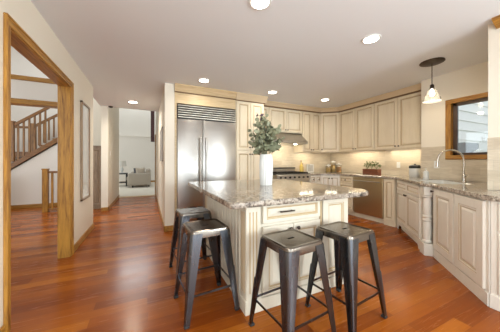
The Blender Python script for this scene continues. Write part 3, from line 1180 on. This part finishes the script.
st0 = make_stool('gunmetal backless stool at the front left of the island, below the drawer')
spots = [(.898, 1.245, 5.5, None),
         (1.408, 1.240, 6.5, 'gunmetal backless stool at the front right corner of the island, nearest the dishwasher'),
         (.436, 1.808, 4, 'gunmetal backless stool on the beadboard side of the island, the nearer of two'),
         (.447, 2.415, 4, 'gunmetal backless stool on the beadboard side, half hidden and nearest the refrigerator')]
for i, (x, y, a, lab) in enumerate(spots):
    o = st0 if i == 0 else copy_tree(st0)
    o.location = (x, y, 0)
    o.rotation_euler = (0, 0, math.radians(a))
    if lab:
        o['label'] = lab

# ------------------------------------------------------------------ ceiling lights
CLS = [(.853, 1.617, 'round recessed ceiling light at the top centre, nearest the camera', .075),
       (2.203, 1.588, 'round recessed ceiling light over the island, left of the pendant', .075),
       (.841, 3.56, 'round recessed ceiling light in front of the refrigerator', .075),
       (2.17, 3.60, 'round recessed ceiling light in front of the pantry cabinet edge', .075),
       (3.46, 3.56, 'round recessed ceiling light near the corner wall cabinet', .075),
       (-.293, 5.518, 'round recessed ceiling light in the corridor', .085)]
for x, y, lab, r in CLS:
    t = thing('recessed_light', lab, 'ceiling light', (x, y, CEIL), 0, 'recessed ceiling lights')
    MB().lathe([(r + .022, -.0005), (r + .020, -.006), (r, -.008), (r - .002, -.001)], 'white', n=28, cap=False).build('trim_ring', t)
    MB().lathe([(.0, -.0045), (r * .98, -.0035)], 'lamp', n=28, cap=False).build('lens', t)
    d = bpy.data.lights.new('recessed_lamp', 'AREA')
    d.shape = 'DISK'
    d.size = .13
    d.energy = 12 if y > 5 else 2.6
    d.color = (1, .90, .76)
    d.spread = math.radians(150)
    o = bpy.data.objects.new('recessed_lamp', d)
    COL.objects.link(o)
    o.location = (x, y, CEIL - .012)

# pendant
px, py = 3.45, 1.606
p = thing('pendant_lamp', 'small pendant lamp with clear glass bell shade hanging by the window', 'pendant lamp', (px, py, CEIL))
MB().lathe([(.0, -.0005), (.135, -.0005), (.135, -.010), (.11, -.020), (.02, -.024), (.0, -.024)], 'bronze', n=32, cap=False).build('canopy', p)
MB().tube([(0, 0, -.02), (0, 0, -.30)], .005, 'bronze', 8).build('stem', p)
MB().lathe([(.012, -.30), (.022, -.31), (.024, -.35), (.03, -.36), (.0, -.362)], 'bronze', n=18).build('socket', p)
sh = MB().lathe([(.030, -.352), (.048, -.378), (.066, -.425), (.086, -.475), (.106, -.525), (.108, -.530), (.103, -.526), (.083, -.477), (.063, -.427), (.045, -.380), (.028, -.354)], 'shadeglass', n=32, cap=False)
sh.build('glass_shade', p)
MB().lathe([(.0, -.36), (.013, -.37), (.026, -.41), (.028, -.43), (.020, -.455), (.0, -.462)], 'bulb', n=18, cap=False).build('bulb', p)
d = bpy.data.lights.new('pendant_bulb_light', 'POINT')
d.energy = 6
d.color = (1, .85, .62)
d.shadow_soft_size = .03
o = bpy.data.objects.new('pendant_bulb_light', d)
COL.objects.link(o)
o.location = (px, py, CEIL - .55)

# under-cabinet strips
for nm, loc, rz, ln, lab in (('under_cabinet_light', (3.66, 4.40, ZU), 0, .45, 'thin under-cabinet light strip right of the range hood'),
                             ('under_cabinet_light', (4.47, 3.47, ZU), R90, .70, 'thin under-cabinet light strip above the planter box'),
                             ('under_cabinet_light', (4.47, 2.55, ZU), R90, .70, 'thin under-cabinet light strip above the white canister'),
                             ('under_cabinet_light', (4.28, 4.20, ZU), -PI / 4, .30, 'short under-cabinet light strip above the glass jars')):
    loc = (loc[0], loc[1], loc[2] + .03)
    t = thing(nm, lab, 'lamp', loc, rz)
    MB().box(-ln / 2, ln / 2, -.02, .02, -.016, -.001, 'white').build('housing', t)
    MB().box(-ln / 2 + .01, ln / 2 - .01, -.012, .012, -.018, -.0162, 'lamp').build('diffuser', t)
    d = bpy.data.lights.new('strip_light', 'AREA')
    d.shape = 'RECTANGLE'
    d.size = ln * .95
    d.size_y = .03
    d.energy = 1.4 * ln / .7
    d.color = (1, .86, .60)
    o = bpy.data.objects.new('strip_light', d)
    COL.objects.link(o)
    o.location = (loc[0], loc[1], loc[2] - .022)
    o.rotation_euler = (0, 0, rz)

# ------------------------------------------------------------------ things on the counters
CT = .911


def jar(loc, h, r, fill, lab):
    t = thing('glass_jar', lab, 'jar', loc, 0, 'storage jars in the corner')
    MB().lathe([(.0, .0), (r, .0), (r, h), (r - .004, h), (r - .004, .006), (.0, .006)], 'jarglass', n=22, cap=False).build('jar_body', t)
    MB().lathe([(.0, .007), (r - .006, .007), (r - .006, h * .72), (.0, h * .74)], fill, n=22, cap=False).build('contents', t)
    MB().lathe([(r + .002, h), (r + .004, h + .004), (r + .004, h + .02), (r * .3, h + .024), (r * .25, h + .04), (.0, h + .042)], 'white', n=22).build('lid', t)


jar((4.32, 4.33, CT), .17, .062, 'pasta', 'glass storage jar with tan contents, leftmost of the three in the corner')
jar((4.43, 4.08, CT), .20, .066, 'granola', 'glass storage jar with brown contents, rightmost of the three in the corner')
jar((4.50, 4.34, CT), .26, .062, 'pasta', 'tall glass storage jar standing behind the other two in the corner')

t = thing('oil_bottle', 'slender bottle of yellow oil right of the range', 'bottle', (3.47, 4.38, CT))
MB().lathe([(.0, 0), (.036, .0), (.038, .01), (.038, .16), (.030, .19), (.014, .22), (.013, .27), (.0, .27)], 'oil', n=18, cap=False).build('bottle_body', t)
MB().lathe([(.015, .27), (.016, .31), (.0, .312)], 'cork', n=14).build('stopper', t)
t = thing('oil_bottle', 'shorter pale oil bottle beside the slender yellow one', 'bottle', (3.56, 4.44, CT))
MB().lathe([(.0, 0), (.034, .0), (.036, .01), (.034, .13), (.014, .17), (.013, .21), (.0, .21)], 'pasta', n=18, cap=False).build('bottle_body', t)
MB().lathe([(.015, .21), (.016, .235), (.0, .237)], 'cork', n=14).build('stopper', t)
t = thing('picture_frame', 'small white framed picture leaning on the tile right of the bottles', 'picture frame', (3.86, 4.50, CT))
b = MB()
for a, c, e, g in ((-.11, -.085, 0, .21), (.085, .11, 0, .21), (-.11, .11, 0, .025), (-.11, .11, .185, .21)):
    b.box(a, c, -.012, .012, e, g, 'white')
b.build('frame', t)
MB().box(-.086, .086, -.006, .01, .024, .186, 'greyart').build('picture', t)
t = thing('glass_bottle', 'clear glass bottle standing in front of the white picture frame', 'bottle', (3.74, 4.40, CT))
MB().lathe([(.0, 0), (.032, 0), (.034, .01), (.034, .12), (.014, .15), (.014, .19), (.0, .19)], 'jarglass', n=18, cap=False).build('bottle_body', t)
MB().lathe([(.016, .19), (.016, .21), (.0, .211)], 'nickel', n=14).build('cap', t)

# planter box with potted herbs
t = thing('planter_box', 'reddish brown wooden crate of three potted herbs on the right counter', 'planter', (4.42, 3.17, CT))
b = MB()
b.box(-.06, -.048, -.175, .175, 0, .115, 'crate').box(.048, .06, -.175, .175, 0, .115, 'crate').box(-.048, .048, -.175, -.163, 0, .115, 'crate').box(-.048, .048, .163, .175, 0, .115, 'crate').box(-.048, .048, -.163, .163, 0, .012, 'crate')
for z in (.025, .062, .102):
    b.box(-.063, -.06, -.175, .175, z - .014, z + .010, 'crate')
b.build('crate', t)
rh = random.Random(9)
for k in range(3):
    cy = -.108 + k * .108
    p = thing('potted_herb', 'small green herb plant in the wooden crate, ' + ['nearest the window', 'in the middle of the row', 'nearest the glass jars'][k], 'plant', (4.42, 3.17 + cy, CT + .013), 0, 'herbs in the crate')
    MB().lathe([(.0, 0), (.032, 0), (.042, .10), (.0, .10)], 'soil', n=16, cap=False).build('pot', p)
    lb = MB()
    for i in range(30):
        a = rh.uniform(0, 2 * PI)
        el = rh.uniform(.3, 1.4)
        d = Vector((math.cos(a) * math.cos(el), math.sin(a) * math.cos(el), math.sin(el)))
        c0 = Vector((0, 0, .10)) + d * rh.uniform(.03, .085) + Vector((0, 0, rh.uniform(0, .075)))
        leaf_disc(lb, c0, d, Vector((rh.uniform(-1, 1), rh.uniform(-1, 1), .6)).normalized(), .028, .045, 'herb')
    for i in range(7):
        a = i * .9
        lb.tube([(0, 0, .095), (.03 * math.cos(a), .03 * math.sin(a), .16)], .002, 'herb', 5)
    lb.build('foliage', p)

# canister + lid
t = thing('canister', 'white round canister with a dark lid under the last wall cabinet', 'canister', (4.36, 2.29, CT))
MB().lathe([(.0, 0), (.075, 0), (.088, .02), (.09, .13), (.085, .155), (.0, .155)], 'porc', n=28, cap=False).build('canister_body', t)
MB().lathe([(.088, .156), (.09, .165), (.088, .20), (.07, .215), (.015, .22), (.015, .235), (.0, .237)], 'iron', n=28).build('lid', t)
# soap bottle
t = thing('soap_dispenser', 'white soap dispenser bottle with grey pump beside the sink', 'soap dispenser', (3.88, 1.885, CT))
MB().lathe([(.0, 0), (.034, 0), (.036, .01), (.036, .11), (.026, .13), (.014, .135), (.0, .135)], 'porc', n=20, cap=False).build('bottle_body', t)
b = MB().lathe([(.012, .135), (.012, .155), (.005, .157), (.005, .18), (.0, .181)], 'nickel', n=12)
b.tube([(0, 0, .178), (-.03, .03, .176)], .005, 'nickel', 8)
b.build('pump', t)


def wallplate(name, lab, cat, loc, rz, w=.07, h=.115, mt='white'):
    t = thing(name, lab, cat, loc, rz)
    MB().box(-w / 2, w / 2, -.006, 0, -h / 2, h / 2, mt, .002, 1).build('plate', t)
    MB().box(-.012, .012, -.010, -.006, -.028, .028, mt, .001, 1).build('switch', t)


wallplate('light_switch', 'ivory switch plate on the tile between canister and window', 'light switch', (XW - .0125, 1.84, 1.14), R90)
wallplate('light_switch', 'small white switch plate on the left corridor wall', 'light switch', (-.8595, 6.55, 1.40), PI / 2)
wallplate('wall_outlet', 'pale outlet plate on the tile behind the planter box', 'outlet', (XR - .0125, 2.72, 1.12), R90)

t = thing('smoke_detector', 'small dark smoke detector at the ceiling edge in the corridor', 'smoke detector', (-.80, 6.17, CEIL))
MB().lathe([(.05, -.001), (.05, -.02), (.03, -.034), (.0, -.036)], 'bronze', n=20).build('cover', t)

# mirror on the left wall
t = thing('wall_mirror', 'tall narrow wall mirror with thin bronze frame beside the cased opening', 'mirror', (XL + .001, 4.10, 1.34), PI / 2)
b = MB()
mw, mh = .235, .725
for a, c, e, g in ((-mw, -mw + .028, -mh, mh), (mw - .028, mw, -mh, mh), (-mw, mw, -mh, -mh + .028), (-mw, mw, mh - .028, mh)):
    b.box(a, c, -.028, 0, e, g, 'brown', .003, 1)
b.build('frame', t)
MB().box(-mw + .025, mw - .025, -.012, -.004, -mh + .025, mh - .025, 'mirror').build('mirror_glass', t)

# grey panel on right corridor wall
t = thing('picture_frame', 'narrow grey canvas hung on the right corridor wall', 'picture', (.264, 4.75, 1.52), R90)
b = MB()
for a, c, e, g in ((-.38, -.36, -.32, .32), (.36, .38, -.32, .32), (-.38, .38, -.32, -.30), (-.38, .38, .30, .32)):
    b.box(a, c, -.02, 0, e, g, 'greyart')
b.build('frame', t)
MB().box(-.362, .362, -.012, -.002, -.302, .302, 'greyart').build('canvas', t)

# brown cabinet at the hall passage
t = thing('hall_cabinet', 'brown wooden cabinet standing in the side passage beyond the mirror', 'cabinet', (-1.62, 6.6, 0))
MB().box(0, .60, 0, .42, 0, 1.56, 'brown', .004, 1).build('body', t)
MB().box(-.015, .615, -.02, .43, 1.56, 1.59, 'brown', .004, 1).build('top', t)
for i in range(2):
    d = MB().panel(.02 + i * .28, .30 + i * .28, .08, 1.53, 0, 'brown', 'brown').build('door', t)
    knob(d, .285 + i * .03, .85)

# ------------------------------------------------------------------ stairs in the hall
st = thing('staircase', 'wooden staircase climbing to the right behind the cased opening', 'staircase', (-3.2, 7.4, 0))
O = Vector((3.2, -7.4, 0))


def so(x, y, z):
    return (x + 3.2, y - 7.4, z)


b = MB()
b.prism([(x + 3.2, z) for x, z in ((-4.4, zst(-4.4) - .13), (-1.15, zst(-1.15) - .13), (-1.15, zst(-1.15)), (-4.4, zst(-4.4)))], .0, .05, 'dkoakx', 'y')
b.build('stringer', st)
b = MB()
nst = 13
for i in range(nst):
    x0 = -4.3 + i * .245
    z = zst(x0 + .22) - .04
    b.box(x0 + 3.2, x0 + 3.2 + .265, .26, 1.0, z - .03, z, 'oakx')
    b.box(x0 + 3.2 + .245, x0 + 3.2 + .265, .26, 1.0, z, z + .19, 'oakx')
b.build('treads', st)
ra = thing('stair_railing', 'dark oak stair railing with square balusters along the near flight', 'railing', (-3.05, 7.425, zst(-3.05)))


def balustrade(parent, x0, x1, slope, zb, zt, n, y, ox, oz, nx):
    """rail from x0 to x1; bottoms at zb(x0) with slope, rail tops zt above"""
    for i in range(n):
        x = x0 + (x1 - x0) * (i + .6) / n
        MB().box(x - .017, x + .017, y - .017, y + .017, zb + slope * (x - x0) + .02, zb + slope * (x - x0) + zt, 'dkoak').build('baluster', parent)
    MB().bar((x0, y, zb + zt + .02), (x1 + .02, y, zb + zt + .02 + slope * (x1 + .02 - x0)), .06, .06, 'dkoakx').build('handrail', parent)


balustrade(ra, 0.05, .68, .773, .04, .90, 6, 0, 0, 0, 0)
MB().box(-.06, .05, -.05, .02, .04, 1.02, 'dkoak', .006, 1).box(-.072, .062, -.062, .062, 1.02, 1.05, 'dkoak', .006, 1).build('newel_post', ra)
rb = thing('stair_railing', 'dark oak railing of the upper flight behind the nearer one', 'railing', (-2.98, 8.35, 1.55))
balustrade(rb, .05, .62, .72, .04, .62, 5, 0, 0, 0, 0)
MB().box(-.06, .06, -.05, .05, -.1, .74, 'dkoak', .006, 1).build('newel_post', rb)
MB().bar((-.95, 0, .60), (-.06, 0, .62), .06, .06, 'dkoakx').build('landing_rail', rb)
struct(MB().box(-4.8, -1.1, 8.30, 8.79, 1.33, 1.47, 'dkoakx').build('trim_9'))
rc = thing('stair_railing', 'low oak railing with newel at the stairs going down', 'railing', (-2.166, 6.70, 0))
MB().box(-.06, .045, -.05, .05, 0, 1.00, 'oakz', .006, 1).box(-.068, .053, -.058, .058, 1.0, 1.025, 'oakz', .004, 1).build('newel_post', rc)
MB().box(.045, .5, -.03, .03, .915, .965, 'dkoakx', .006, 1).build('handrail', rc)
MB().box(.045, .5, -.03, .03, .03, .07, 'dkoakx').build('shoe_rail', rc)
for i in range(4):
    x = .115 + i * .115
    MB().box(x - .02, x + .02, -.016, .016, .07, .916, 'oakz').build('baluster', rc)
t = thing('half_wall', 'low white half wall with a brown cap left of the stairs', 'half wall', (-3.42, 7.0, 0))
MB().box(-.6, .33, -.06, .06, 0, .86, 'wallw').build('wall_body', t)
MB().box(-.62, .36, -.09, .09, .86, .93, 'dkoakx', .006, 1).build('cap', t)

# ------------------------------------------------------------------ living room
t = thing('sofa', 'beige upholstered sofa seen from its end in the far living room', 'sofa', (-.30, 11.9, .004))
MB().box(-.54, .40, -.55, 1.35, .10, .40, 'sofa', .03, 3).build('base', t)
MB().box(-.58, .22, -.40, 1.20, .30, .50, 'sofa', .06, 3).build('seat_cushion', t)
MB().box(-.50, .44, -.60, -.40, .08, .66, 'sofa', .07, 4).build('arm', t)
MB().box(-.50, .44, 1.20, 1.40, .08, .66, 'sofa', .07, 4).build('arm', t)
MB().box(.22, .44, -.38, 1.18, .40, .84, 'sofa', .08, 4).build('backrest', t)
for x in (-.32, .36):
    for y in (-.52, 1.3):
        MB().box(x - .03, x + .03, y - .03, y + .03, 0, .11, 'iron').build('leg', t)


def cushion(lab, loc, rot, mt, w=.44, th=.15):
    b = MB()
    N = 8
    vs = []
    for sgn in (1, -1):
        for i in range(N + 1):
            for j in range(N + 1):
                u, v = i / N * 2 - 1, j / N * 2 - 1
                hh = th / 2 * max(0, (1 - u ** 4) * (1 - v ** 4)) ** .5
                vs.append((u * w / 2 * (1 - .06 * (1 - v * v)), sgn * hh, v * w / 2 * (1 - .06 * (1 - u * u))))
    fs = []
    M1 = (N + 1) ** 2
    for s_ in range(2):
        for i in range(N):
            for j in range(N):
                a = s_ * M1 + i * (N + 1) + j
                fs.append((a, a + 1, a + N + 2, a + N + 1))
    b.add(vs, fs, mt, True)
    o = b.build('throw_pillow')
    o.location = loc
    o.rotation_euler = rot
    tag(o, lab, 'pillow', 'pillows on the sofa')


cushion('light beige throw pillow on the near end of the sofa', (-.31, 11.64, .715), (-.12, 0, .15), 'cushl', .40)
cushion('dark charcoal throw pillow behind the light one on the sofa', (-.42, 11.86, .70), (-.12, 0, .2), 'cushd', .38)
t = thing('side_table', 'dark wooden side table beside the sofa in the living room', 'table', (-1.13, 12.4, .004))
MB().box(-.23, .23, -.28, .28, .58, .63, 'iron', .008, 1).build('tabletop', t)
for x in (-.20, .20):
    for y in (-.24, .24):
        MB().box(x - .025, x + .025, y - .025, y + .025, 0, .58, 'iron').build('leg', t)
MB().box(-.20, .20, -.24, .24, .16, .19, 'iron').build('shelf', t)
t = thing('table_lamp', 'table lamp with pale drum shade on the dark side table', 'lamp', (-1.13, 12.4, .635))
MB().lathe([(.0, 0), (.09, 0), (.09, .015), (.02, .03), (.06, .12), (.065, .2), (.02, .30), (.012, .36), (.0, .36)], 'porc', n=20, cap=False).build('lamp_base', t)
MB().lathe([(.20, .33), (.16, .60), (.156, .60), (.196, .33)], 'shade', n=28, cap=False).build('lamp_shade', t)
